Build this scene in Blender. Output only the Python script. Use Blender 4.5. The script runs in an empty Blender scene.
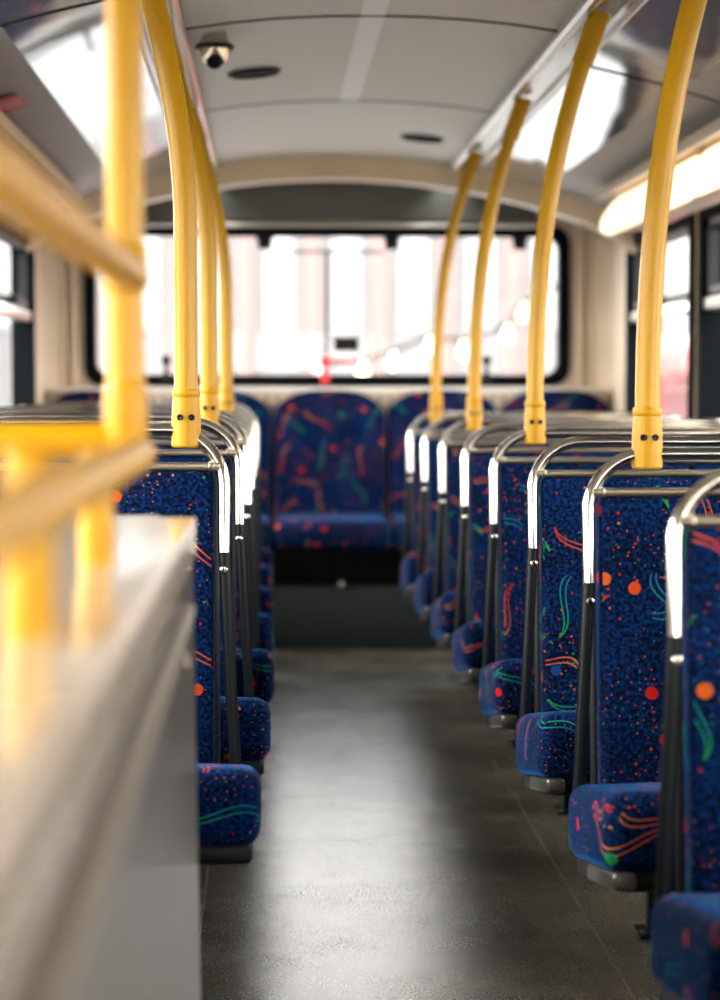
import bpy, bmesh, math, random
from mathutils import Vector, Matrix
random.seed(4)
S = bpy.context.scene
C = S.collection
PI = math.pi

# ------------------------------------------------------------------ helpers
def V(*a): return Vector(a)

def link(name, bm, mat, parent=None, smooth=True, auto=35):
    bmesh.ops.recalc_face_normals(bm, faces=bm.faces[:])
    me = bpy.data.meshes.new(name)
    bm.to_mesh(me); bm.free()
    if smooth:
        me.polygons.foreach_set('use_smooth', [True]*len(me.polygons))
        try: me.set_sharp_from_angle(angle=math.radians(auto))
        except Exception: pass
    mats = mat if isinstance(mat, (list, tuple)) else [mat]
    for m in mats: me.materials.append(m)
    o = bpy.data.objects.new(name, me); C.objects.link(o)
    if parent: o.parent = parent
    return o

def thing(name, label, cat, loc=(0,0,0), group=None):
    o = bpy.data.objects.new(name, None); C.objects.link(o)
    o.empty_display_size = .1
    o.location = loc
    o['label'] = label; o['category'] = cat
    if group: o['group'] = group
    return o

def tag(o, label, cat, group=None):
    o['label'] = label; o['category'] = cat
    if group: o['group'] = group
    return o

def struct(name, bm, mat, parent=None, **k):
    o = link(name, bm, mat, parent, **k)
    if parent is None: o['kind'] = 'structure'
    return o

def copy_tree(root, loc, label=None):
    r = root.copy(); C.objects.link(r); r.location = loc
    if label: r['label'] = label
    for ch in list(root.children):
        c = ch.copy(); C.objects.link(c); c.parent = r
        for g in list(ch.children):
            d = g.copy(); C.objects.link(d); d.parent = c
    return r

def add_box(bm, x0,x1,y0,y1,z0,z1, bev=0, seg=3):
    vs = [bm.verts.new((x,y,z)) for x in (x0,x1) for y in (y0,y1) for z in (z0,z1)]
    idx = [(0,1,3,2),(4,6,7,5),(0,4,5,1),(2,3,7,6),(0,2,6,4),(1,5,7,3)]
    fs = [bm.faces.new([vs[i] for i in f]) for f in idx]
    if bev > 0:
        es = list({e for f in fs for e in f.edges})
        r = bmesh.ops.bevel(bm, geom=es, offset=bev, segments=seg, profile=.5, affect='EDGES')
        return list({v for f in r['faces'] for v in f.verts} | {v for v in vs if v.is_valid})
    return vs

def fillet(pts, r, n=8):
    """round the corners of an open polyline; r a number or one number for each inner point"""
    pts = [Vector(p) for p in pts]
    out = [pts[0]]
    for i in range(1, len(pts)-1):
        rr = r[i-1] if isinstance(r, (list, tuple)) else r
        a, p, b = pts[i-1], pts[i], pts[i+1]
        u = (a-p).normalized(); w = (b-p).normalized()
        ang = u.angle(w)
        d = rr/math.tan(ang/2)
        d = min(d, .49*(a-p).length if i>1 else .98*(a-p).length, .49*(b-p).length if i<len(pts)-2 else .98*(b-p).length)
        rr = d*math.tan(ang/2)
        c = p + (u+w).normalized()*(rr/math.sin(ang/2))
        s = (p+u*d-c); e = (p+w*d-c)
        tot = s.angle(e)
        ax = s.cross(e).normalized()
        for k in range(n+1):
            out.append(c + Matrix.Rotation(tot*k/n, 3, ax) @ s)
    out.append(pts[-1])
    return out

def add_tube(bm, pts, r, seg=14, caps=True, rs=None):
    pts = [Vector(p) for p in pts]
    n = len(pts)
    tang = []
    for i in range(n):
        t = (pts[min(i+1,n-1)] - pts[max(i-1,0)]).normalized()
        tang.append(t)
    up = Vector((0,0,1)) if abs(tang[0].z) < .9 else Vector((0,1,0))
    nor = (up - tang[0]*up.dot(tang[0])).normalized()
    rings = []
    for i in range(n):
        if i:
            q = tang[i-1].rotation_difference(tang[i])
            nor = (q @ nor); nor = (nor - tang[i]*nor.dot(tang[i])).normalized()
        b = tang[i].cross(nor)
        rr = rs[i] if rs else r
        rings.append([bm.verts.new(pts[i] + nor*math.cos(2*PI*k/seg)*rr + b*math.sin(2*PI*k/seg)*rr) for k in range(seg)])
    for i in range(n-1):
        for k in range(seg):
            bm.faces.new((rings[i][k], rings[i][(k+1)%seg], rings[i+1][(k+1)%seg], rings[i+1][k]))
    if caps:
        bm.faces.new(rings[0]); bm.faces.new(rings[-1])

def add_lathe(bm, prof, seg=28, M=None):
    """profile [(r,z)...] spun about z"""
    M = M or Matrix()
    rings = []
    for r, z in prof:
        if r < 1e-6: rings.append([bm.verts.new(M @ V(0,0,z))])
        else: rings.append([bm.verts.new(M @ V(r*math.cos(2*PI*k/seg), r*math.sin(2*PI*k/seg), z)) for k in range(seg)])
    for a, b in zip(rings, rings[1:]):
        for k in range(seg):
            k2 = (k+1) % seg
            if len(a) == 1 and len(b) == 1: continue
            if len(a) == 1: bm.faces.new((a[0], b[k], b[k2]))
            elif len(b) == 1: bm.faces.new((a[k], a[k2], b[0]))
            else: bm.faces.new((a[k], a[k2], b[k2], b[k]))
    if len(rings[0]) > 1: bm.faces.new(rings[0])
    if len(rings[-1]) > 1: bm.faces.new(rings[-1])

def rrect(x0,x1,z0,z1,r,n=6):
    out = []
    for cx, cz, a0 in ((x1-r,z1-r,0),(x0+r,z1-r,90),(x0+r,z0+r,180),(x1-r,z0+r,270)):
        for k in range(n+1):
            a = math.radians(a0+90*k/n)
            out.append((cx+r*math.cos(a), cz+r*math.sin(a)))
    return out

def add_ring(bm, outer, inner, d0, d1, f):
    """a frame between two outlines of equal count, from depth d0 to d1; f(u,w,d) gives the point"""
    n = len(outer)
    q = []
    for d in (d0, d1):
        q.append(([bm.verts.new(f(u,w,d)) for u,w in outer], [bm.verts.new(f(u,w,d)) for u,w in inner]))
    (o0,i0),(o1,i1) = q
    for k in range(n):
        j = (k+1) % n
        bm.faces.new((o0[k],o0[j],i0[j],i0[k])); bm.faces.new((o1[k],i1[k],i1[j],o1[j]))
        bm.faces.new((o0[k],o1[k],o1[j],o0[j])); bm.faces.new((i0[k],i0[j],i1[j],i1[k]))

def add_plate(bm, outline, d0, d1, f):
    a = [bm.verts.new(f(u,w,d0)) for u,w in outline]
    b = [bm.verts.new(f(u,w,d1)) for u,w in outline]
    bm.faces.new(a); bm.faces.new(b)
    n = len(a)
    for k in range(n):
        j = (k+1) % n
        bm.faces.new((a[k],b[k],b[j],a[j]))
    return a, b

def extrude_y(bm, prof, y0, y1, ny=1):
    """an open profile [(x,z)...] swept along y"""
    rows = []
    for i in range(ny+1):
        y = y0+(y1-y0)*i/ny
        rows.append([bm.verts.new((x,y,z)) for x,z in prof])
    for a, b in zip(rows, rows[1:]):
        for k in range(len(prof)-1):
            bm.faces.new((a[k],a[k+1],b[k+1],b[k]))

def box_uv(o, off=(0,0)):
    me = o.data
    uv = me.uv_layers.new(name='UVMap')
    for p in me.polygons:
        n = p.normal
        ax = max(range(3), key=lambda i: abs(n[i])*(1,1.15,1)[i])
        for li in p.loop_indices:
            c = me.vertices[me.loops[li].vertex_index].co
            if ax == 0: t = (c.y+.37, c.z)
            elif ax == 1: t = (c.x, c.z)
            else: t = (c.x, c.y+.9)
            uv.data[li].uv = (t[0]+off[0], t[1]+off[1])

# ------------------------------------------------------------------ materials
def principled(name, col, rough=.5, metal=0, **k):
    m = bpy.data.materials.new(name); m.use_nodes = True
    b = m.node_tree.nodes['Principled BSDF']
    b.inputs['Base Color'].default_value = (*col, 1)
    b.inputs['Roughness'].default_value = rough
    b.inputs['Metallic'].default_value = metal
    for n, v in k.items():
        b.inputs[n.replace('_', ' ')].default_value = v
    return m

class NT:
    def __init__(s, m):
        s.t = m.node_tree; s.b = s.t.nodes['Principled BSDF']
    def n(s, kind, **k):
        nd = s.t.nodes.new(kind)
        for a, v in k.items(): setattr(nd, a, v)
        return nd
    def l(s, a, b): s.t.links.new(a, b)
    def m(s, op, a, b=None, c=None, clamp=False):
        nd = s.t.nodes.new('ShaderNodeMath'); nd.operation = op; nd.use_clamp = clamp
        for i, x in enumerate((a, b, c)):
            if x is None: continue
            if isinstance(x, (int, float)): nd.inputs[i].default_value = x
            else: s.l(x, nd.inputs[i])
        return nd.outputs[0]
    def vm(s, op, a, b=None, scale=None):
        nd = s.t.nodes.new('ShaderNodeVectorMath'); nd.operation = op
        for i, x in enumerate((a, b)):
            if x is None: continue
            if isinstance(x, (tuple, list)): nd.inputs[i].default_value = x
            else: s.l(x, nd.inputs[i])
        if scale is not None: nd.inputs['Scale'].default_value = scale
        return nd.outputs[0]
    def noise(s, vec, scale, detail=2, rough=.5):
        nd = s.n('ShaderNodeTexNoise')
        if vec is not None: s.l(vec, nd.inputs['Vector'])
        nd.inputs['Scale'].default_value = scale; nd.inputs['Detail'].default_value = detail
        nd.inputs['Roughness'].default_value = rough
        return nd
    def ramp(s, fac, stops, interp='LINEAR'):
        nd = s.n('ShaderNodeValToRGB'); nd.color_ramp.interpolation = interp
        el = nd.color_ramp.elements
        while len(el) < len(stops): el.new(.5)
        for e, (p, c) in zip(el, stops):
            e.position = p; e.color = (*c, 1) if len(c) == 3 else c
        s.l(fac, nd.inputs[0])
        return nd.outputs[0]
    def mix(s, fac, a, b):
        nd = s.n('ShaderNodeMix', data_type='RGBA')
        for sock, x in ((nd.inputs[0], fac), (nd.inputs[6], a), (nd.inputs[7], b)):
            if isinstance(x, (int, float)): sock.default_value = x
            elif isinstance(x, tuple): sock.default_value = (*x, 1)
            else: s.l(x, sock)
        return nd.outputs[2]
    def bump(s, h, strength, dist):
        nd = s.n('ShaderNodeBump'); nd.inputs['Strength'].default_value = strength
        nd.inputs['Distance'].default_value = dist
        s.l(h, nd.inputs['Height']); s.l(nd.outputs[0], s.b.inputs['Normal'])

def fabric_material():
    m = principled('moquette', (.01,.03,.15), .85, Specular_IOR_Level=.06)
    t = NT(m)
    t.b.inputs['Sheen Weight'].default_value = .16
    t.b.inputs['Sheen Roughness'].default_value = .4
    t.b.inputs['Sheen Tint'].default_value = (.04,.35,1,1)
    uv = t.n('ShaderNodeUVMap').outputs[0]
    inf = t.n('ShaderNodeObjectInfo')
    cmb = t.n('ShaderNodeCombineXYZ')
    t.l(t.m('MULTIPLY', inf.outputs['Random'], 37.0), cmb.inputs[0]); t.l(t.m('MULTIPLY', inf.outputs['Random'], 19.0), cmb.inputs[1])
    p = t.vm('ADD', uv, cmb.outputs[0])
    nz = t.noise(p, 150, 2, .6).outputs['Fac']
    big = t.noise(p, 9, 2).outputs['Fac']
    base = t.ramp(t.m('ADD', nz, t.m('MULTIPLY', t.m('SUBTRACT', big, .5), .25)), [(.38,(.0002,.0008,.0045)), (.50,(.0003,.0055,.032)), (.62,(.0006,.0185,.090))])
    col = base
    def cell(scale, rnd, off):
        v = t.n('ShaderNodeTexVoronoi', voronoi_dimensions='2D')
        v.inputs['Scale'].default_value = scale; v.inputs['Randomness'].default_value = rnd
        q = t.vm('ADD', p, off)
        t.l(q, v.inputs['Vector'])
        sep = t.n('ShaderNodeSeparateColor'); t.l(v.outputs['Color'], sep.inputs[0])
        return v, q, sep
    # faint blue patches
    # specks
    for sc, r, off, keep in ((80, .0012, (3.1,.7,0), .35), (44, .0021, (1.3,4.2,0), .60)):
        v, q, sep = cell(sc, 1, off)
        mask = t.m('MULTIPLY', t.m('LESS_THAN', v.outputs['Distance'], r*sc), t.m('GREATER_THAN', sep.outputs[0], keep))
        c = t.ramp(sep.outputs[1], [(0,(0.363,0.048,0.005)),(.35,(0.266,0.009,0.005)),(.6,(0.009,0.145,0.097)),(.72,(0.387,0.106,0.009)),(.92,(0.015,0.169,0.048))], 'CONSTANT')
        # specks keep to drifts
        dr = t.m('GREATER_THAN', t.noise(t.vm('ADD', p, off), 7, 1).outputs['Fac'], .47)
        col = t.mix(t.m('MULTIPLY', mask, dr), col, c)
    # squiggles: two thin lines that meet at the ends of an S
    for sc, off, L in ((6.4, (.2,.9,0), .055), (5.6, (5.7,2.1,0), .045)):
        v, q, sep = cell(sc, .55, off)
        d = t.vm('SUBTRACT', q, v.outputs['Position'])
        rot = t.n('ShaderNodeVectorRotate', rotation_type='Z_AXIS')
        t.l(d, rot.inputs['Vector']); t.l(t.m('MULTIPLY', sep.outputs[0], 6.28), rot.inputs['Angle'])
        xy = t.n('ShaderNodeSeparateXYZ'); t.l(rot.outputs[0], xy.inputs[0])
        tt = t.m('DIVIDE', xy.outputs[0], L)
        s_ = t.m('MULTIPLY', t.m('SINE', t.m('MULTIPLY', tt, 2.1)), .020)
        vv = t.m('SUBTRACT', xy.outputs[1], s_)
        w = t.m('MULTIPLY', t.m('COSINE', t.m('MULTIPLY', t.m('ADD', tt, .25), 1.25)), .0058)
        line = t.m('LESS_THAN', t.m('ABSOLUTE', t.m('SUBTRACT', t.m('ABSOLUTE', vv), w)), .00135)
        mask = t.m('MULTIPLY', t.m('MULTIPLY', line, t.m('LESS_THAN', t.m('ABSOLUTE', tt), 1.0)), t.m('GREATER_THAN', sep.outputs[2], .12))
        warm = t.ramp(t.m('MULTIPLY_ADD', tt, .5, .5), [(0,(0.387,0.130,0.015)),(.6,(0.363,0.048,0.007)),(1,(0.242,0.005,0.005))])
        cool = t.ramp(t.m('MULTIPLY_ADD', tt, .5, .5), [(0,(0.007,0.068,0.169)),(.5,(0.007,0.160,0.121)),(1,(0.009,0.160,0.029))])
        col = t.mix(mask, col, t.mix(t.m('GREATER_THAN', sep.outputs[1], .52), warm, cool))
    # dots
    v, q, sep = cell(7.5, .9, (9.3,3.3,0))
    mask = t.m('MULTIPLY', t.m('LESS_THAN', v.outputs['Distance'], .0095*7.5), t.m('GREATER_THAN', sep.outputs[1], .22))
    c = t.ramp(sep.outputs[0], [(0,(0.435,0.048,0.007)),(.36,(0.363,0.009,0.005)),(.62,(0.009,0.136,0.034)),(.80,(0.005,0.034,0.145)),(.88,(0.435,0.077,0.009))], 'CONSTANT')
    col = t.mix(mask, col, c)
    t.l(col, t.b.inputs['Base Color'])
    t.bump(nz, .25, .002)
    return m

def floor_material():
    m = principled('vinyl_floor', (.08,.075,.07), .25, Specular_IOR_Level=1.0)
    t = NT(m)
    p = t.n('ShaderNodeTexCoord').outputs['Object']
    a = t.noise(p, 3.2, 4).outputs['Fac']
    b = t.noise(p, 28, 5, .65).outputs['Fac']
    col = t.ramp(t.m('ADD', t.m('MULTIPLY', a, .5), t.m('MULTIPLY', b, .5)), [(.32,(.034,.028,.021)),(.68,(.128,.106,.078))])
    gr = t.noise(p, 210, 3, .75).outputs['Fac']
    col = t.mix(1.0, col, t.vm('MULTIPLY', col, t.ramp(gr, [(.36,(.42,.42,.42)),(.64,(1.55,1.55,1.55))])))
    mp = t.n('ShaderNodeMapping'); mp.inputs['Scale'].default_value = (1, .45, 1); t.l(p, mp.inputs[0])
    e = t.noise(mp.outputs[0], 60, 3, .7).outputs['Fac']
    col = t.mix(t.m('MULTIPLY', t.m('SUBTRACT', e, .565, clamp=True), 9, clamp=True), col, (.016,.075,.072))
    # fine scratches
    mp2 = t.n('ShaderNodeMapping'); mp2.inputs['Scale'].default_value = (14, 120, 1); mp2.inputs['Rotation'].default_value = (0,0,.5); t.l(p, mp2.inputs[0])
    g = t.noise(mp2.outputs[0], 1.0, 3, .6).outputs['Fac']
    col = t.mix(t.m('MULTIPLY', t.m('SUBTRACT', g, .64, clamp=True), 3, clamp=True), col, (.13,.115,.09))
    t.l(col, t.b.inputs['Base Color'])
    t.l(t.m('ADD', t.m('MULTIPLY_ADD', gr, .16, t.m('MULTIPLY', a, .10)), .13), t.b.inputs['Roughness'])
    t.bump(t.noise(p, 330, 3, .7).outputs['Fac'], .30, .0009)
    return m

def noisy(name, c0, c1, scale, rough, bump=0, metal=0):
    m = principled(name, c0, rough, metal)
    t = NT(m)
    p = t.n('ShaderNodeTexCoord').outputs['Object']
    nz = t.noise(p, scale, 3).outputs['Fac']
    t.l(t.ramp(nz, [(.3,c0),(.7,c1)]), t.b.inputs['Base Color'])
    if bump: t.bump(nz, bump, .003)
    return m

def ceiling_material():
    m = principled('ribbed_ceiling', (.56,.53,.45), .45)
    t = NT(m)
    p = t.n('ShaderNodeTexCoord').outputs['Object']
    xy = t.n('ShaderNodeSeparateXYZ'); t.l(p, xy.inputs[0])
    wv = t.m('SINE', t.m('MULTIPLY', xy.outputs[0], 2*PI/.0085))
    col = t.mix(t.m('MULTIPLY_ADD', wv, .5, .5), (.44,.41,.325), (.57,.53,.43))
    t.l(col, t.b.inputs['Base Color'])
    t.bump(wv, .3, .002)
    return m

def cove_material():
    m = principled('glossy_laminate', (.25,.235,.22), .06)
    t = NT(m)
    t.b.inputs['Coat Weight'].default_value = .6; t.b.inputs['Coat Roughness'].default_value = .03
    p = t.n('ShaderNodeTexCoord').outputs['Object']
    t.bump(t.noise(p, 2.2, 1).outputs['Fac'], .07, .05)
    return m

def glass_material(name='window_glass', haze=.015, tint=(1,1,1)):
    m = bpy.data.materials.new(name); m.use_nodes = True
    nt = m.node_tree; nt.nodes.clear()
    out = nt.nodes.new('ShaderNodeOutputMaterial')
    tr = nt.nodes.new('ShaderNodeBsdfTransparent'); tr.inputs[0].default_value = (*tint, 1)
    gl = nt.nodes.new('ShaderNodeBsdfGlossy'); gl.inputs['Roughness'].default_value = .02
    df = nt.nodes.new('ShaderNodeBsdfDiffuse'); df.inputs[0].default_value = (.8,.82,.82,1)
    fr = nt.nodes.new('ShaderNodeFresnel'); fr.inputs[0].default_value = 1.35
    ge = nt.nodes.new('ShaderNodeNewGeometry'); mu = nt.nodes.new('ShaderNodeMath'); mu.operation = 'SUBTRACT'; mu.use_clamp = True
    nt.links.new(fr.outputs[0], mu.inputs[0]); nt.links.new(ge.outputs['Backfacing'], mu.inputs[1])   # one reflection a pane
    m1 = nt.nodes.new('ShaderNodeMixShader'); m2 = nt.nodes.new('ShaderNodeMixShader')
    nt.links.new(mu.outputs[0], m1.inputs[0]); nt.links.new(tr.outputs[0], m1.inputs[1]); nt.links.new(gl.outputs[0], m1.inputs[2])
    m2.inputs[0].default_value = haze
    nt.links.new(m1.outputs[0], m2.inputs[1]); nt.links.new(df.outputs[0], m2.inputs[2])
    nt.links.new(m2.outputs[0], out.inputs[0])
    return m

def emission(name, col, st):
    m = principled(name, col, .4)
    b = m.node_tree.nodes['Principled BSDF']
    b.inputs['Emission Color'].default_value = (*col, 1); b.inputs['Emission Strength'].default_value = st
    return m

FABRIC = fabric_material()
FLOOR = floor_material()
CEIL = ceiling_material()
COVE = cove_material()
GLASS = glass_material()
TINTED = glass_material('tinted_rear_glass', .01, (.86,.86,.86))
CREAM = noisy('cream_panel', (.56,.45,.325), (.62,.50,.37), 6, .42)
ARCH = noisy('cream_arch', (.60,.45,.29), (.66,.50,.33), 5, .4)
REARPANEL = noisy('dark_grey_panel', (.052,.054,.045), (.064,.066,.056), 5, .4)
RUBBER = principled('black_rubber', (.0025,.0035,.0045), .8, Specular_IOR_Level=.05)
BLACKP = principled('black_plastic', (.005,.006,.007), .5, Specular_IOR_Level=.2)
BLACKM = principled('black_painted_steel', (.003,.0045,.006), .33, Specular_IOR_Level=.12)
CHROME = principled('polished_steel', (.62,.585,.53), .12, 1)
ALU = principled('brushed_aluminium', (.62,.60,.56), .28, 1)
YELLOW = principled('yellow_paint', (.47,.238,.0004), .27, Specular_IOR_Level=.28)
YPLAST = principled('yellow_plastic', (.47,.232,.0004), .38, Specular_IOR_Level=.28)
CARPET = noisy('kick_panel_carpet', (.010,.015,.014), (.018,.025,.023), 220, .95, .3)
LAMINATE = principled('beige_laminate', (.38,.32,.24), .20, Coat_Weight=.5, Coat_Roughness=.1)
SIDEPANEL = principled('grey_laminate', (.060,.053,.043), .28, Coat_Weight=.2, Coat_Roughness=.15)
GREYMET = principled('cast_metal_rim', (.13,.125,.115), .38, .9)
DIFFUSER = emission('lamp_diffuser', (1,.82,.55), .40)
MATTE = noisy('matte_cornice', (.36,.33,.29), (.40,.37,.33), 5, .55)
DULL = principled('dull_steel', (.24,.21,.155), .30, 1)
TROUGH = principled('grey_rail_trough', (.34,.31,.27), .22, .7)
WHITEP = principled('white_print', (.8,.8,.8), .5)
RED = principled('red_plastic', (.65,.02,.025), .35)
REDS = principled('red_sticker_film', (.55,.03,.04), .4)

# ------------------------------------------------------------------ measures
CX = .235                      # middle of the bus
HW = 1.13                      # half width inside
XL, XR = CX-HW, CX+HW
Y0, Y1 = -1.6, 9.1             # front and rear of the upper deck
def at(px, py, y):             # a point of the photograph at distance y
    return V((px-270)*y/2240, y, 1+(385-py)*y/2240)

CPROF = [(0,1.840),(.11,1.838),(.22,1.832),(.33,1.821),(.44,1.805)]
def zc(u, y=None):
    u = abs(u)
    P = CPROF + [(.535,1.79),(.7,1.752),(.85,1.71),(.95,1.675),(1.0,1.655),(1.07,1.62),(1.13,1.57)]
    for (a,za),(b,zb) in zip(P, P[1:]):
        if u <= b: return za+(zb-za)*(u-a)/(b-a)
    return P[-1][1]

# ------------------------------------------------------------------ setting
bm = bmesh.new(); add_box(bm, XL-.05, XR+.05, Y0-.1, Y1+.1, -.06, 0)
struct('floor', bm, FLOOR, smooth=False)
for i, X in enumerate((.593, -.13)):
    bm = bmesh.new(); add_box(bm, X-.0012, X+.0012, Y0, 8.4, 0, .0008)
    struct('trim_%d' % (i+1), bm, principled('seam_weld', (.085,.078,.066), .5), smooth=False)

# ceiling: ribbed middle, glossy sides
bm = bmesh.new()
us = [-.44+.88*k/24 for k in range(25)]
extrude_y(bm, [(CX+u, zc(u)) for u in us], Y0, Y1)
extrude_y(bm, [(CX+u, zc(u)+.05) for u in us], Y0, Y1)
struct('ceiling', bm, CEIL)
for sgn, nm in ((-1,'trim_3'), (1,'trim_4')):
    bm = bmesh.new()
    ups = [.535,.6,.66,.72,.78,.84,.9,.95,1.0,1.035,1.07,1.1,1.131]
    rows = [[bm.verts.new((CX+sgn*u, y, zc(u, y))) for u in ups] for y in [Y0+(Y1-Y0)*k/60 for k in range(61)]]
    for a, b in zip(rows, rows[1:]):
        for k in range(len(ups)-1):
            fc = bm.faces.new((a[k],a[k+1],b[k+1],b[k])); fc.material_index = 1 if ups[k] > .77 else 0
    extrude_y(bm, [(CX+sgn*.53, 1.86),(CX+sgn*1.2, 1.80),(CX+sgn*1.2,1.58)], Y0, Y1, 1)
    struct(nm, bm, [COVE, MATTE])
# aluminium rail troughs
for sgn, nm in ((-1,'trim_5'), (1,'trim_6')):
    bm = bmesh.new()
    pr = [(.425,1.815),(.425,1.797),(.43,1.790),(.445,1.788),(.452,1.794),(.458,1.802),(.500,1.800),(.512,1.798),(.518,1.786),(.53,1.782),(.54,1.786),(.545,1.80)]
    extrude_y(bm, [(CX+sgn*u, z) for u, z in pr], Y0, 8.30, 1)
    struct(nm, bm, TROUGH)
    bm = bmesh.new()
    extrude_y(bm, [(CX+sgn*u, z) for u, z in [(.424,1.81),(.424,1.794),(.430,1.786),(.442,1.784),(.450,1.790),(.453,1.797)]], Y0, 8.30, 1)
    struct({'trim_5':'trim_20','trim_6':'trim_21'}[nm], bm, ALU)
# dark joints of the ceiling panels
def joint(nm, u0, u1, y, w=.012):
    bm = bmesh.new()
    n = 24
    t = []; b = []
    for k in range(n+1):
        u = u0+(u1-u0)*k/n
        t.append([bm.verts.new((CX+u, y+dy, zc(u)+dz)) for dy, dz in ((-w/2,.004),(-w/2,-.0025),(w/2,-.0025),(w/2,.004))])
    for a, c in zip(t, t[1:]):
        for k in range(3): bm.faces.new((a[k],a[k+1],c[k+1],c[k]))
    struct(nm, bm, RUBBER, smooth=False)
joint('trim_7', -.425, .425, 5.14)
joint('trim_8', .545, 1.06, 5.55)
joint('trim_9', -1.06, -.545, 4.62)
GJ = principled('grey_joint', (.12,.125,.12), .5)
def joint2(nm, y):
    joint(nm, -.425, .425, y, .014); bpy.data.objects[nm].data.materials[0] = GJ
joint2('trim_10', 6.66)
joint('trim_11', -.425, .425, 3.6); joint('trim_12', -.425,.425, 2.0)
# pale seam strip along the ceiling's middle
bm = bmesh.new(); extrude_y(bm, [(CX-.028,zc(.028)-.001),(CX+.028,zc(.028)-.001)], Y0, 6.66)
struct('trim_13', bm, principled('ceiling_strip', (.66,.63,.55), .4))

# rear arch trim and panel
def arch(nm, mat, uw, y0, y1, drop, up=.02, n=40, base=None):
    bm = bmesh.new(); q = []
    for k in range(n+1):
        u = -uw+2*uw*k/n
        zt = zc(u,9)+up; zb = zc(u,9)-drop if base is None else base
        q.append([bm.verts.new((CX+u, y, z)) for y, z in ((y0,zb),(y0,zt),(y1,zt),(y1,zb))])
    for a, c in zip(q, q[1:]):
        for k in range(4): bm.faces.new((a[k],a[(k+1)%4],c[(k+1)%4],c[k]))
    bm.faces.new(q[0]); bm.faces.new(q[-1])
    return struct(nm, bm, mat)
arch('trim_14', ARCH, 1.128, 8.30, 8.42, .080)
arch('trim_15', REARPANEL, .84, 9.02, 9.09, 0, up=.0, base=1.66)

# rear wall with its window hole
RW = dict(x0=-.745, x1=1.215, z0=.995, z1=1.645)   # outer edge of the black gasket
hx0, hx1, hz0, hz1 = RW['x0']+.02, RW['x1']-.02, RW['z0']+.02, RW['z1']-.02
bm = bmesh.new()
add_box(bm, XL-.03, XR+.03, 9.08, 9.16, 0, hz0)
add_box(bm, XL-.03, XR+.03, 9.08, 9.16, hz1, 1.92)
add_box(bm, XL-.03, hx0, 9.08, 9.16, hz0, hz1)
add_box(bm, hx1, XR+.03, 9.08, 9.16, hz0, hz1)
struct('wall_rear', bm, CREAM, smooth=False)
# cream corner columns (curved covers) beside the rear window
for sgn, nm in ((-1,'trim_16'),(1,'trim_17')):
    bm = bmesh.new()
    pr = []
    for k in range(13):
        a = math.radians(90*k/12)
        pr.append((CX+sgn*(HW-.145+.145*math.sin(a)), 9.078-.145*(1-math.cos(a))))
    rows = [[bm.verts.new((x,y,z)) for x,y in pr] for z in (.95, 1.70)]
    for k in range(12): bm.faces.new((rows[0][k],rows[0][k+1],rows[1][k+1],rows[1][k]))
    # raised ribs down the cover
    for u in (1.02,1.065):
        add_box(bm, CX+sgn*u-.014, CX+sgn*u+.014, 9.038, 9.08, 1.0, 1.66, .006, 2)
    struct(nm, bm, CREAM)
# parcel ledge behind the bench backs
bm = bmesh.new(); add_box(bm, XL, XR, 8.93, 9.08, .40, .975, .012, 3)
struct('trim_18', bm, CREAM)
bm = bmesh.new(); add_box(bm, XL, XR, 8.92, 9.08, .975, .989, .005, 2)
struct('trim_19', bm, principled('lit_ledge', (.78,.74,.68), .3))  # ledge top coloured paler for the window light falling on it

# rear window
def window(nm, f, w0, w1, z0, z1, g=.045, r=.07, d=(0,.05), glass=None):
    """f(u,z,d) gives the point; d grows to the inside"""
    bm = bmesh.new()
    add_ring(bm, rrect(w0,w1,z0,z1,r), rrect(w0+g,w1-g,z0+g,z1-g,max(.02,r-.02)), d[0], d[1], f)
    fr = struct(nm, bm, RUBBER, smooth=True)
    bm = bmesh.new()
    add_plate(bm, rrect(w0+g-.008,w1-g+.008,z0+g-.008,z1-g+.008,max(.02,r-.015)), d[0]+.010, d[0]+.014, f)
    p = link('pane', bm, glass or GLASS, fr, smooth=False)
    return fr
fR = lambda u, z, d: V(u, 9.13-d, z)
wr = window('window_1', fR, RW['x0'], RW['x1'], RW['z0'], RW['z1'], .046, .075, (0,.075), TINTED)
bm = bmesh.new(); add_box(bm, RW['x0']+.07, RW['x1']-.07, 9.040, 9.075, 1.632, 1.648, .004, 2)
link('top_rail', bm, ALU, wr)
for px in (265, 392, 520):
    p = at(px, 248, 9.05)
    bm = bmesh.new(); add_box(bm, p.x-.029, p.x+.029, 9.045, 9.085, 1.545, 1.625, .012, 3)
    add_box(bm, p.x-.038, p.x+.038, 9.045, 9.085, 1.585, 1.625, .008, 2)
    link('hinge_tab', bm, BLACKP, wr)
for px in (167, 325, 487):
    p = at(px, 360, 9.03)
    bm = bmesh.new()
    add_tube(bm, [(p.x, 9.03, 1.03), (p.x, 9.03, p.z)], .009, 12)
    add_lathe(bm, [(0,-.021),(.012,-.018),(.019,-.009),(.021,0),(.019,.009),(.012,.018),(0,.021)], 18, Matrix.Translation((p.x,9.03,p.z)))
    add_box(bm, p.x-.017, p.x+.017, 9.022, 9.065, 1.005, 1.05, .005, 2)
    link('window_catch', bm, RED if px == 325 else BLACKP, wr)
# a defroster lead runs down the glass
bm = bmesh.new()
a = at(327, 252, 9.09); b = at(327, 382, 9.09); c = at(272, 253, 9.09); d = at(384, 253, 9.09)
add_tube(bm, [a, b], .0065, 8); add_tube(bm, [c, a, d], .005, 8)
link('dark_lead', bm, BLACKP, wr)
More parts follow.
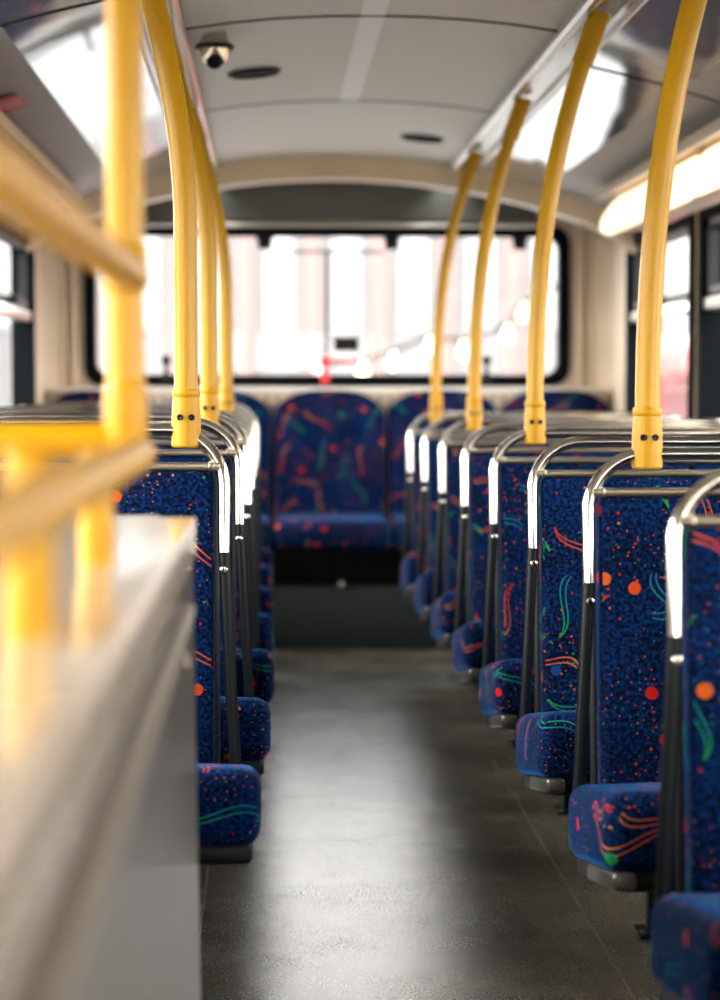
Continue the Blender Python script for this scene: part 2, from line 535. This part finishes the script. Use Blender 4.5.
# red release lever
p = at(325, 361, 9.02); q = at(360, 362, 9.0)
t = thing('release_lever', 'red emergency release lever at the foot of the rear window', 'lever', (p.x, 9.0, p.z))
bm = bmesh.new(); add_tube(bm, [(0.012,0,0),(.06,-.008,.001),(.14,-.004,-.002)], .008, 12, rs=[.010,.006,.008])
link('handle', bm, RED, t)
bm = bmesh.new(); add_lathe(bm, [(0,-.018),(.021,-.016),(.024,0),(.021,.014),(0,.016)], 20, Matrix.Translation((0,.005,0)) @ Matrix.Rotation(PI/2,4,'X'))
link('pivot', bm, RED, t)
p0 = at(334, 351, 9.08); p1 = at(359, 337, 9.08)
bm = bmesh.new(); add_box(bm, p0.x, p1.x, 9.094, 9.116, p0.z, p1.z, .004, 2)
tag(link('notice_plate', bm, BLACKP), 'small black rectangular plate stuck to the rear window above the red lever', 'plate')

# side walls
WIN = [(8.49,7.16),(7.06,5.74),(5.64,4.32),(4.22,2.90),(2.80,1.48),(1.38,.06),(-.04,-1.36)]
WZ0, WZ1 = .74, 1.575
k = 2
for sgn, nm in ((-1,'wall_left'),(1,'wall_right')):
    xa = CX+sgn*HW; xb = xa+sgn*.07
    lo, hi = min(xa,xb), max(xa,xb)
    bm = bmesh.new()
    add_box(bm, lo, hi, Y0, Y1, 0, WZ0+.02)
    add_box(bm, lo, hi, Y0, Y1, WZ1-.02, 1.80)
    edges = [Y1] + [e for w in WIN for e in (w[0]-.02, w[1]+.02)] + [Y0]
    for i in range(0, len(edges), 2):
        add_box(bm, lo, hi, edges[i+1], edges[i], WZ0+.02, WZ1-.02)
    struct(nm, bm, CREAM, smooth=False)
    f = (lambda s, x: lambda u, z, d: V(x-s*d, u, z))(sgn, xb)
    for ya, yb in WIN:
        w = window('window_%d' % k, f, yb, ya, WZ0, WZ1, .055, .075, (.0,.085)); k += 1
        bm = bmesh.new(); add_box(bm, min(xb-sgn*.02,xb-sgn*.075), max(xb-sgn*.02,xb-sgn*.075), yb+.05, ya-.05, 1.235, 1.275, .006, 2)
        link('transom', bm, ALU, w)
        bm = bmesh.new()
        zz = (yb+.055, ya-.055, 1.285, WZ1-.055)
        add_ring(bm, rrect(*zz,.03), rrect(zz[0]+.022,zz[1]-.022,zz[2]+.022,zz[3]-.022,.02), .03, .065, f)
        link('vent_frame', bm, BLACKP, w)
        bm = bmesh.new(); add_box(bm, min(xb-sgn*.06,xb-sgn*.10), max(xb-sgn*.06,xb-sgn*.10), (ya+yb)/2-.03, (ya+yb)/2+.03, 1.285, 1.315, .008, 2)
        link('vent_catch', bm, BLACKP, w)
# unseen front end; windscreen made small to weaken light on the seat fronts
bm = bmesh.new()
add_box(bm, XL-.07, XR+.07, Y0-.08, Y0, -.02, 1.12); add_box(bm, XL-.07, XR+.07, Y0-.08, Y0, 1.5, 1.92)
add_box(bm, XL-.07, XL+.3, Y0-.08, Y0, 1.12, 1.5); add_box(bm, XR-.3, XR+.07, Y0-.08, Y0, 1.12, 1.5)
struct('wall_front', bm, CREAM, smooth=False)
window('window_%d' % k, lambda u, z, d: V(u, Y0-.08+d, z), XL+.28, XR-.28, 1.10, 1.52, .05, .1, (0,.09))

# ------------------------------------------------------------------ double seats
def make_seat(d, W, dz, label, group, ov=.036):
    """d=+1: wall on the +x side; local x runs from the aisle post to the wall"""
    t = thing('double_seat', label, 'seat', (0,0,0), group)
    X = lambda x: d*x
    yz = lambda z: .115*(z-.70)
    ZJ, ZT = .702+dz, .896+dz
    def P(x, z, dy=0): return V(X(x), yz(z)+dy, z)
    sp = lambda z: -.022*max(0, (.70-z))/.37
    # bright hoop
    bm = bmesh.new()
    add_tube(bm, fillet([P(0,ZJ), P(0,ZT), P(W,ZT), P(W,ZJ)], .092, 10), .0100, 16)
    link('hand_hoop', bm, CHROME, t)
    for x in (0, W):
        s = 1 if x == 0 else -1
        bm = bmesh.new(); add_tube(bm, [P(x+s*sp(.33),.33), P(x+s*sp(.5),.5), P(x,ZJ-.001)], .0096, 14)
        po = link('post', bm, BLACKM, t)
        bm = bmesh.new()
        add_lathe(bm, [(.0062,-.002),(.0062,.003),(.0045,.0045),(0,.005)], 14, Matrix.Translation(P(x,ZJ-.027,-.0098)) @ Matrix.Rotation(PI/2,4,'X'))
        link('bolt', bm, CHROME, po)
    bm = bmesh.new()
    zb = .838+dz
    add_box(bm, min(X(.006),X(W-.006)), max(X(.006),X(W-.006)), yz(zb)-.011, yz(zb)+.012, zb-.006, zb+.006, .002, 2)
    for x in (.02, W-.02):
        add_box(bm, X(x)-.006, X(x)+.006, yz(zb)-.012, yz(zb)+.01, zb-.0075, zb+.0075, .003, 2)
    link('cross_bar', bm, DULL, t)
    # two backrests
    mid = W/2
    def tilt(b):        # the seat rises towards its front edge
        for v in b.verts: v.co.z += -.026 - .155*(v.co.y+.33)
    for xa, xb in ((.016, mid-.004), (mid+.004, W-.016)):
        bm = bmesh.new()
        vs = add_box(bm, min(X(xa),X(xb)), max(X(xa),X(xb)), -.012, .055, .37, .832+dz, .014, 4)
        for v in bm.verts: v.co.y += yz(v.co.z)
        box_uv(link('backrest', bm, FABRIC, t), (xa*3.3+1, .2))
    bm = bmesh.new()
    add_box(bm, min(X(.008),X(W-.008)), max(X(.008),X(W-.008)), .053, .072, .36, .836+dz, .008, 3)
    for v in bm.verts: v.co.y += yz(v.co.z)
    link('back_shell', bm, BLACKP, t)
    # two cushions, the aisle one standing proud of the post
    for xa, xb in ((-ov, mid-.003), (mid+.003, W)):
        bm = bmesh.new()
        add_box(bm, min(X(xa),X(xb)), max(X(xa),X(xb)), -.425, -.025, .362, .474, .027, 5)
        bmesh.ops.subdivide_edges(bm, edges=[e for e in bm.edges if e.calc_length() > .1], cuts=5, use_grid_fill=True)
        x0, x1 = min(X(xa),X(xb)), max(X(xa),X(xb))
        for v in bm.verts:
            u = 2*(v.co.x-x0)/(x1-x0)-1; w = 2*(v.co.y+.425)/.40-1
            if v.co.z > .42: v.co.z += .008*(1-u*u)*(1-w*w)
            if v.co.y < -.3: v.co.y -= .010*(1-u*u)
            if v.co.z < .40: v.co.y += .02*(1 if v.co.y < -.3 else 0)      # front leans in at its foot
        tilt(bm)
        box_uv(link('cushion', bm, FABRIC, t), (xa*2.1+4, .6))
    bm = bmesh.new()
    add_box(bm, min(X(-.012),X(W)), max(X(-.012),X(W)), -.385, .03, .335, .366, .008, 3)
    tilt(bm); link('seat_pan', bm, BLACKP, t)
    bm = bmesh.new()
    add_box(bm, min(X(-ov+.012),X(.05)), max(X(-ov+.012),X(-ov+.045)), -.405, -.16, .338, .364, .007, 3)
    tilt(bm); link('pan_rim', bm, GREYMET if d > 0 else BLACKP, t)
    # pedestal
    for y in (-.33, -.06):
        bm = bmesh.new()
        add_box(bm, X(.22)-.017, X(.22)+.017, y-.02, y+.02, .008, .306-.155*(y+.33), .006, 2)
        add_box(bm, X(.22)-.035, X(.22)+.035, y-.04, y+.04, 0, .010, .003, 2)
        leg = link('leg', bm, BLACKM, t)
        bm = bmesh.new()
        add_lathe(bm, [(.008,.009),(.008,.016),(0,.017)], 10, Matrix.Translation((X(.22)-d*.026, y-.028, 0)))
        link('foot_bolt', bm, CHROME, leg)
    return t

ROWR = [2.63+.72*i for i in range(8)]
FRONTC = [3.12+.717*i for i in range(7)]
ROWL = [y+.425 for y in FRONTC]
ords = ['second','third','fourth','fifth','sixth','seventh','eighth']
right_lbl = ['first blue patterned double seat of the right row, cut by the frame edge',
  'second blue patterned double seat along the right row, its hoop carrying the first yellow pole',
  'third blue patterned double seat along the right row, bare hoop between two pole seats',
  'fourth blue patterned double seat along the right row, its hoop carrying the second yellow pole',
  'fifth blue patterned double seat along the right row, bare hoop',
  'sixth blue patterned double seat along the right row, its hoop carrying the third yellow pole',
  'seventh blue patterned double seat along the right row, second from the rear bench',
  'last blue patterned double seat of the right row, just before the rear bench']
left_lbl = ['first blue patterned double seat of the left row, directly behind the stair partition',
  'second blue patterned double seat of the left row, bare hoop, behind the partition seat',
  'third blue patterned double seat of the left row, its hoop carrying the middle yellow pole',
  'fourth blue patterned double seat of the left row, bare hoop, mostly hidden',
  'fifth blue patterned double seat of the left row, its hoop carrying the last pole',
  'sixth blue patterned double seat of the left row, second from the rear bench',
  'last blue patterned double seat of the left row, beside the rear bench']
pr = make_seat(1, .855, 0, right_lbl[0], 'double seats right of the aisle')
for i, y in enumerate(ROWR):
    if i == 0: pr.location = (.48, y, 0)
    else: copy_tree(pr, (.48, y, 0), right_lbl[i])
pl = make_seat(-1, .80, .033, left_lbl[0], 'double seats left of the aisle', .058)
for i, y in enumerate(ROWL):
    x = (-.073,-.058,-.050,-.050,-.050,-.050,-.050)[i]
    if i == 0: pl.location = (x, y, 0)
    else: copy_tree(pl, (x, y, 0), left_lbl[i])

# ------------------------------------------------------------------ grab poles
def make_pole(d, zb, bend, ztop, label, group):
    """foot clamp round the hoop at zb; the pole bows outwards by `bend`"""
    t = thing('grab_pole', label, 'pole', (0,0,0), group)
    z0 = zb+.055
    pts = []
    n = 26
    for k in range(n+1):
        dz = (ztop-z0)*k/n
        q = dz/(ztop-z0)
        pts.append(V(d*bend*(q**2.4 if d > 0 else max(0,(q-.35)/.65)**1.7), 0, z0+dz))
    bm = bmesh.new(); add_tube(bm, pts, .0188, 20)
    link('pole', bm, YELLOW, t)
    bm = bmesh.new()
    tp = pts[-4:]
    add_tube(bm, tp, .0228, 20); 
    end = tp[-1]; add_tube(bm, [end+V(0,0,-.004), end+V(d*.004,0,.012)], .0235, 20)
    link('top_sleeve', bm, YPLAST, t)
    bm = bmesh.new()
    add_lathe(bm, [(.021,zb-.024),(.0235,zb-.021),(.0235,zb+.0),(.0228,zb+.03),(.0215,zb+.05),(.0208,zb+.056),(.0222,zb+.058),(.0222,zb+.066),(.0210,zb+.069),(.016,zb+.069)], 28)
    for v in bm.verts: v.co.y *= 1.0
    cl = link('foot_clamp', bm, YPLAST, t)
    for s in (-1, 1):
        bm = bmesh.new()
        M = Matrix.Translation((s*.0088, -.0214, zb+.024)) @ Matrix.Rotation(math.radians(s*22),4,'Z') @ Matrix.Rotation(PI/2,4,'X')
        add_lathe(bm, [(.0052,-.003),(.0052,.0022),(.0042,.003),(.0026,.0026),(0,.0012)], 14, M)
        link('screw', bm, BLACKM, cl)
    return t
pole_r = ['yellow grab pole rising highest in view, on the second seat of the right row',
          'yellow grab pole of the right row, second from the camera, sleeve at ceiling rail',
          'yellow grab pole of the right row, third from the camera, before rear window',
          'yellow grab pole of the right row closest to the rear bench']
p0 = make_pole(1, .897, .132, 1.782, pole_r[0], 'yellow poles right of the aisle')
for i in range(4):
    loc = (.571, ROWR[1+2*i]+.024, 0)
    if i == 0: p0.location = loc
    else: copy_tree(p0, loc, pole_r[i])
pole_l = ['yellow grab pole on the first seat of the left row, behind the partition',
          'yellow grab pole on the third seat of the left row, middle of three',
          'yellow grab pole of the left row closest to the rear bench']
p1 = make_pole(-1, .925, .100, 1.782, pole_l[0], 'yellow poles left of the aisle')
for i in range(3):
    loc = ((-.133,-.135,-.125)[i], ROWL[2*i]+.028, 0)
    if i == 0: p1.location = loc
    else: copy_tree(p1, loc, pole_l[i])

# ------------------------------------------------------------------ rear bench
t = thing('rear_bench', 'blue patterned rear bench of five places under the rear window', 'bench', (CX, 8.7, 0))
bw = .4515
for i in range(5):
    cx = (i-2)*bw
    # back: rounded shoulders, extruded and softened
    out = []
    w2 = bw/2-.006
    out += [(cx-w2,.46),(cx+w2,.46)]
    for k in range(13):
        a = math.radians(90*k/12)
        out.append((cx+w2-.185*(1-math.cos(a)), .872+.108*math.sin(a)))
    for k in range(13):
        a = math.radians(90-90*k/12)
        out.append((cx-w2+.185*(1-math.cos(a)), .872+.108*math.sin(a)))
    bm = bmesh.new()
    a_, b_ = add_plate(bm, out, 0, .10, lambda u, w, d: V(u, .09+d+.10*(w-.46), w))
    fr = [e for e in bm.edges if all(v in set(a_) for v in e.verts)]
    bmesh.ops.bevel(bm, geom=fr, offset=.03, segments=4, profile=.5, affect='EDGES')
    box_uv(link('backrest', bm, FABRIC, t), (i*.9, 2))
    bm = bmesh.new()
    add_box(bm, cx-bw/2+.002, cx+bw/2-.002, -.33, .13, .375, .495, .036, 5)
    box_uv(link('cushion', bm, FABRIC, t), (i*1.3+.7, 7))
bm = bmesh.new(); add_box(bm, -HW+.012, HW-.012, -.20, .2, .235, .378, .006, 2)
add_box(bm, -.008, .008, -.208, -.19, .24, .37, .003, 2)
link('base_box', bm, BLACKP, t)
bm = bmesh.new(); add_box(bm, -HW+.012, HW-.012, -.26, .2, .0, .235, .006, 2)
link('kick_panel', bm, CARPET, t)
bm = bmesh.new(); add_lathe(bm, [(.012,0),(.012,.012),(.006,.016),(0,.016)], 14, Matrix.Translation((.03,-.26,.245)) @ Matrix.Rotation(PI/2,4,'X'))
link('latch', bm, CHROME, t)
# screw heads in the ledge between the backs
SCR = principled('dull_screw', (.10,.09,.08), .4, .6)
for i in range(4):
    for s in (-1, 1):
        x = CX+(i-1.5)*bw+s*.022
        bm = bmesh.new(); add_lathe(bm, [(.009,0),(.009,.003),(0,.004)], 12, Matrix.Translation((x, 8.9301, .945)) @ Matrix.Rotation(PI/2,4,'X'))
        link('screw', bm, SCR, bpy.data.objects['trim_18'])

# ------------------------------------------------------------------ ceiling fittings
def speaker(px, py, r, label):
    y = 5.97 if px < 300 else 7.52
    p = at(px, py, y); z = zc(p.x-CX)
    t = thing('ceiling_speaker', label, 'speaker', (p.x, y, z), 'ceiling speakers')
    slope = -(zc(p.x-CX+.05)-zc(p.x-CX-.05))/.1
    t.rotation_euler = (0, math.atan(slope), 0)
    bm = bmesh.new(); add_lathe(bm, [(r,.004),(r,-.006),(r*.93,-.010),(r*.86,-.006),(r*.86,.0)], 36)
    link('rim', bm, BLACKP, t)
    bm = bmesh.new(); add_lathe(bm, [(r*.87,-.002),(r*.5,-.004),(0,-.005)], 36)
    link('grille', bm, noisy('speaker_cloth', (.008,.009,.01), (.03,.033,.036), 300, .8), t)
speaker(255, 72, .070, 'black round ceiling speaker beside the dome camera')
speaker(422, 140, .072, 'black round ceiling speaker near the rear arch, without a camera beside it')
p = at(216, 50, 5.27); zz = zc(p.x-CX)
t = thing('dome_camera', 'small chrome and smoked dome camera on the ribbed ceiling', 'camera', (p.x, 5.27, zz))
bm = bmesh.new(); add_lathe(bm, [(.030,.004),(.030,-.008),(.036,-.018),(.043,-.026)], 32); link('base', bm, principled('camera_body', (.42,.38,.30), .3, .7), t)
bm = bmesh.new(); add_lathe(bm, [(.036,-.026),(.044,-.026),(.046,-.031),(.044,-.036),(.034,-.037)], 32); link('rim', bm, BLACKP, t)
bm = bmesh.new(); add_lathe(bm, [(.037,-.035),(.034,-.052),(.026,-.066),(.014,-.074),(0,-.077)], 32); link('dome', bm, principled('smoked_dome', (.55,.45,.32), .12, .8), t)
bm = bmesh.new(); add_lathe(bm, [(.018,-.0),(.020,-.012),(.016,-.02),(0,-.022)], 24, Matrix.Translation((0,-.012,-.058)) @ Matrix.Rotation(math.radians(-35),4,'X')); link('lens', bm, BLACKP, t)

# lamps along both cornices
def lamp(sgn, ya, yb, mat, label):
    x, z, r = CX+sgn*.975, 1.592, .078
    t = thing('ceiling_light', label, 'lamp', (x, (ya+yb)/2, z), 'tube lamps along the cornice')
    L = (yb-ya)/2
    bm = bmesh.new()
    n = 16; rings = []
    ends = [(-L, .55), (-L+.02, .85), (-L+.06, 1), (L-.06, 1), (L-.02, .85), (L, .55)]
    for y, f in ends:
        rings.append([bm.verts.new((-sgn*math.cos(math.radians(-70+200*k/n))*r*f*1.0, y, -math.sin(math.radians(-70+200*k/n))*r*f*-1 if False else math.sin(math.radians(-110+200*k/n))*r*f)) for k in range(n+1)])
    for a, b in zip(rings, rings[1:]):
        for k in range(n): bm.faces.new((a[k],a[k+1],b[k+1],b[k]))
    bm.faces.new(rings[0]); bm.faces.new(rings[-1])
    link('diffuser', bm, mat, t)
    bm = bmesh.new()
    add_box(bm, min(-sgn*.012, sgn*.055), max(-sgn*.012, sgn*.11), -L-.008, L+.008, -.06, .075, .008, 2)
    add_box(bm, min(-sgn*.088, sgn*.055), max(-sgn*.088, sgn*.055), -L-.008, L+.008, .066, .076, .003, 2)  # lip and flange added to block the lamp's reflection in the cove
    add_box(bm, min(-sgn*.080, -sgn*.090), max(-sgn*.080, -sgn*.090), -L-.008, L+.008, .040, .072, .003, 2)
    link('housing', bm, CREAM, t)
dim = principled('unlit_diffuser', (.75,.70,.6), .35)
lamp(1, 6.22, 7.74, DIFFUSER, 'lit warm tube lamp at the rear end of the cornice, right side')
lamp(1, 4.66, 6.18, DIFFUSER, 'lit warm tube lamp of the cornice running out of frame, right side')
lamp(1, 3.10, 4.62, DIFFUSER, 'lit warm tube lamp of the cornice over the middle rows, right side')

lamp(-1, 6.22, 7.74, dim, 'unlit tube lamp at the rear end of the cornice on the stair side')
lamp(-1, 4.66, 6.18, dim, 'unlit tube lamp of the cornice above the yellow rail on the stair side')
# red notice on the cornice
p = at(16, 104, 5.6); u = p.x-CX
t = thing('warning_sticker', 'small red and white notice stuck on the glossy cornice beside the yellow rail', 'sticker', (p.x-.01, 5.6, zc(u)-.012))
t.rotation_euler = (0, -.30, 0)
bm = bmesh.new(); add_plate(bm, rrect(-.045,.040,-.12,.12,.01,3), 0, .0015, lambda u, w, d: V(u, w, -d)); link('film', bm, REDS, t, smooth=False)
for k in range(3):
    bm = bmesh.new(); add_box(bm, -.045+.0, .035, -.05+.04*k, -.035+.04*k, -.0022, -.0014); link('print_line', bm, principled('pale_print', (.75,.4,.35), .5), t, smooth=False)

# ------------------------------------------------------------------ stair partition and its hand rails
ZP, YB, XP = .849, 2.60, -.089
t = thing('stair_partition', 'low stairwell partition with glossy beige top and grey side panel', 'partition', (0,0,0))
bm = bmesh.new()
def plan(x1, y1, rr, x0=XL+.01, y0=-.9, n=8):
    o = [(x0,y0),(x1,y0)]
    for k in range(n+1):
        a = math.radians(90*k/n); o.append((x1-rr+rr*math.cos(a), y1-rr+rr*math.sin(a)))
    o.append((x0,y1)); return o
a_, b_ = add_plate(bm, plan(XP+.004, YB+.004, .045), ZP-.045, ZP, lambda u, w, d: V(u,w,d))
sb = set(b_)
bmesh.ops.bevel(bm, geom=[e for e in bm.edges if all(v in sb for v in e.verts)], offset=.034, segments=6, profile=.5, affect='EDGES')
link('top_cap', bm, LAMINATE, t)
bm = bmesh.new()
a_, b_ = add_plate(bm, plan(XP, YB, .045), 0.0, ZP-.044, lambda u, w, d: V(u+.012*(1-d/.85), w, d))
sp_ = link('side_panel', bm, SIDEPANEL, t)
bm = bmesh.new(); add_box(bm, XP-.004, XP+.0125, -.8, 2.27, .765, .779, .003, 2)
link('edge_strip', bm, principled('tan_strip', (.20,.165,.12), .4), t)
for y in (2.22,):
    bm = bmesh.new(); add_lathe(bm, [(.009,0),(.009,.004),(.004,.006),(0,.006)], 14, Matrix.Translation((XP+.003, y, .725)) @ Matrix.Rotation(PI/2,4,'Y'))
    link('screw_cap', bm, LAMINATE, t)

t = thing('stair_handrail', 'yellow handrail frame with upright pole and rails standing on the stair partition', 'handrail', (0,0,0))
YP = 2.0
xp = -.128
def fx(py): return 1+(385-py)*YP/2240
bm = bmesh.new(); add_tube(bm, [(xp, YP, .935),(xp,YP,1.3),(xp-.001,YP,zc(xp-CX)+.0)], .0170, 22)
link('upright_pole', bm, YELLOW, t)
bm = bmesh.new(); add_tube(bm, [(-.121, YP-.004, 1.097),(-.127,1.2,1.097),(-.127,.62,1.097)], .0155, 20)
link('upper_rail', bm, YELLOW, t)
bm = bmesh.new(); add_tube(bm, [(-.118, YP-.004, .9385),(-.118,1.3,.9385),(-.118,.62,.9385)], .0165, 20)
link('lower_rail', bm, YELLOW, t)
bm = bmesh.new(); add_tube(bm, [(xp, YP, .951),(-.5,YP,.951),(XL+.02,YP,.951)], .0145, 20)
link('cross_rail', bm, YELLOW, t)
bm = bmesh.new(); add_lathe(bm, [(.0175,.925),(.0195,.93),(.0195,.992),(.0185,1.0),(.0172,1.003)], 26, Matrix.Translation((xp,YP,0)))
link('lower_fitting', bm, YPLAST, t)
bm = bmesh.new(); add_lathe(bm, [(.0172,1.082),(.0195,1.085),(.0198,1.115),(.0195,1.122),(.0172,1.125)], 26, Matrix.Translation((xp,YP,0)))
link('upper_fitting', bm, YPLAST, t)
for x, y, zt, r in ((-.147, 1.90, .945, .0150), (-.1445, 1.345, .962, .0152)):
    bm = bmesh.new(); add_tube(bm, [(x,y,ZP-.002),(x,y,zt-.006),(x,y,zt)], r, 20, rs=[r,r,r*.7])
    link('stub_post', bm, YELLOW, t)
bm = bmesh.new(); add_tube(bm, fillet([(-.118,.64,.9385),(-.118,.60,.9385),(-.118,.60,ZP)], .03, 6), .0165, 16); link('rail_end', bm, YELLOW, t)
bm = bmesh.new(); add_tube(bm, [(-.127,.60,ZP),(-.127,.60,zc(-.36))], .0165, 16); link('upright_pole', bm, YELLOW, t)

# ------------------------------------------------------------------ outside
GZ = -2.6
ASPH = noisy('asphalt', (.16,.16,.16), (.22,.22,.21), 3, .85)
bm = bmesh.new(); add_box(bm, -60, 60, -40, 80, GZ-.1, GZ)
struct('street', bm, ASPH, smooth=False)
def facade(name, label, x0, x1, y0, y1, h, wall, pil, face, npil, glassm, rows, wcol):
    t = thing(name, label, 'building', ((x0+x1)/2, (y0+y1)/2, GZ))
    cx, cy = (x0+x1)/2, (y0+y1)/2
    bm = bmesh.new(); add_box(bm, x0-cx, x1-cx, y0-cy, y1-cy, 0, h); link('wall', bm, wall, t, smooth=False)
    L = (x1-x0) if face == 'y' else (y1-y0)
    st = L/npil
    for k in range(npil+1):
        a = -L/2+k*st
        bm = bmesh.new()
        if face == 'y': add_box(bm, a-.15, a+.15, y0-cy-.25, y0-cy+.02, 0, h, .03, 2)
        elif face == 'x-': add_box(bm, x0-cx-.25, x0-cx+.02, a-.15, a+.15, 0, h, .03, 2)
        else: add_box(bm, x1-cx-.02, x1-cx+.25, a-.15, a+.15, 0, h, .03, 2)
        link('pilaster', bm, pil, t, smooth=False)
        if k < npil:
            for r in range(rows):
                zz0 = .9+r*h/rows; zz1 = zz0+h/rows*.62
                bm = bmesh.new()
                b0, b1 = a+st*.3, a+st*.72
                if face == 'y': add_box(bm, b0, b1, y0-cy-.06, y0-cy+.02, zz0, zz1)
                elif face == 'x-': add_box(bm, x0-cx-.06, x0-cx+.02, b0, b1, zz0, zz1)
                else: add_box(bm, x1-cx-.02, x1-cx+.06, b0, b1, zz0, zz1)
                link('window', bm, wcol, t, smooth=False)
PALE = principled('pale_stone', (.205,.198,.195), .8)
PINK = principled('pink_stone', (.195,.132,.121), .8)
WINC = principled('curtained_window', (.28,.285,.285), .3)
facade('stone_building', 'pale stone building with pink pilasters across the street behind the rear window', -9, 13, 41, 46, 7.4, PALE, PINK, 'y', 18, GLASS, 2, WINC)
facade('office_building', 'pale office building seen through the side windows beyond the parked bus', 18, 24, 5, 39, 9, PALE, PALE, 'x-', 10, GLASS, 5, WINC)
facade('terrace_building', 'pale terrace building outside the windows on the stair side', -36, -30, 5, 39, 7, PALE, PALE, 'x+', 10, GLASS, 3, WINC)
# red bus alongside
BUSR = principled('bus_red_paint', (.50,.06,.05), .3, Coat_Weight=.5)
BUSW = principled('bus_dark_glass', (.10,.02,.02), .15)
t = thing('parked_bus', 'red double-deck bus standing outside the side windows', 'bus', (4.6, 18, GZ))
bm = bmesh.new(); add_box(bm, -1.2, 1.2, -4.6, 4.6, .3, 4.05, .22, 5); link('body', bm, BUSR, t)
for zz0, zz1 in ((1.35,2.1),(3.0,3.7)):
    for k in range(6):
        bm = bmesh.new(); add_plate(bm, rrect(-4.2+k*1.4, -2.95+k*1.4, zz0, zz1, .1, 4), -1.215, -1.19, lambda u, w, d: V(d, u, w)); link('window', bm, BUSW, t, smooth=False)
for y in (-2.8, 2.8):
    for s in (-1, 1):
        bm = bmesh.new(); add_lathe(bm, [(.3,-.14),(.47,-.13),(.5,-.1),(.5,.1),(.47,.13),(.3,.14)], 28, Matrix.Translation((s*1.05, y, .5)) @ Matrix.Rotation(PI/2,4,'Y')); link('wheel', bm, RUBBER, t)
# string of warm bulbs across the street
t = thing('festoon_lights', 'warm round bulbs strung on a cable outside the rear window', 'lights', (2.2, 20, 0))
BULB = emission('warm_bulb', (1,.78,.40), 2.5)
pts = [at(px,py,20) for px,py in ((363,373),(393,364),(430,349),(464,353),(508,337),(524,315))]
for p in pts:
    bm = bmesh.new(); add_lathe(bm, [(0,-.05),(.03,-.04),(.047,-.018),(.05,.0),(.04,.028),(.02,.045),(.018,.11),(0,.11)], 20, Matrix.Translation(p-V(2.2,20,0))); link('bulb', bm, BULB, t)
bm = bmesh.new(); add_tube(bm, [at(320,376,20)-V(2.2,20,-.1)]+[p-V(2.2,20,-.11) for p in pts]+[at(580,285,20)-V(2.2,20,-.1)], .02, 8); link('cable', bm, BLACKP, t)
for px, py in ((320,376),(580,285)):
    p = at(px,py,20)-V(2.2,20,0)
    bm = bmesh.new(); add_tube(bm, [(p.x,p.y,GZ),(p.x,p.y,p.z+.12)], .045, 10); link('mast', bm, principled('grey_mast', (.4,.4,.4), .5), t)

# ------------------------------------------------------------------ light
w = bpy.data.worlds.new('sky'); S.world = w; w.use_nodes = True
nt = w.node_tree; bg = nt.nodes['Background']
tc = nt.nodes.new('ShaderNodeTexCoord'); sx = nt.nodes.new('ShaderNodeSeparateXYZ'); nt.links.new(tc.outputs['Generated'], sx.inputs[0])
cr = nt.nodes.new('ShaderNodeValToRGB'); nt.links.new(sx.outputs[2], cr.inputs[0])
cr.color_ramp.elements[0].position = 0; cr.color_ramp.elements[0].color = (1,.955,.88,1)
cr.color_ramp.elements[1].position = .8; cr.color_ramp.elements[1].color = (.86,.90,.95,1)
nt.links.new(cr.outputs[0], bg.inputs[0]); bg.inputs[1].default_value = 4.0
sun = bpy.data.lights.new('sun', 'SUN'); sun.energy = 3.2; sun.angle = math.radians(35); sun.color = (1,.95,.85)
so = bpy.data.objects.new('sun', sun); C.objects.link(so)
so.rotation_euler = Vector((1,.12,-.52)).to_track_quat('-Z','Y').to_euler()

# ------------------------------------------------------------------ camera
cam = bpy.data.cameras.new('camera'); co = bpy.data.objects.new('camera', cam); C.objects.link(co)
cam.sensor_fit = 'AUTO'; cam.sensor_width = 36; cam.lens = 2240/1000*36
co.location = (0, 0, 1.0)
yaw = math.atan(90/2240); pitch = math.atan(115/2240)
co.rotation_euler = (PI/2-pitch, 0, -yaw)
cam.clip_start = .05
cam.dof.use_dof = True; cam.dof.focus_distance = 3.75; cam.dof.aperture_fstop = 3.2
S.camera = co
S.view_settings.view_transform = 'Standard'; S.view_settings.look = 'None'
S.view_settings.gamma = 1; S.view_settings.use_curve_mapping = False
S.view_settings.exposure = 1.95
S.cycles.max_bounces = 10; S.cycles.diffuse_bounces = 5; S.cycles.glossy_bounces = 5; S.cycles.transparent_max_bounces = 12
S.cycles.caustics_reflective = False; S.cycles.caustics_refractive = False
S.cycles.sample_clamp_indirect = 6
S.cycles.use_denoising = True
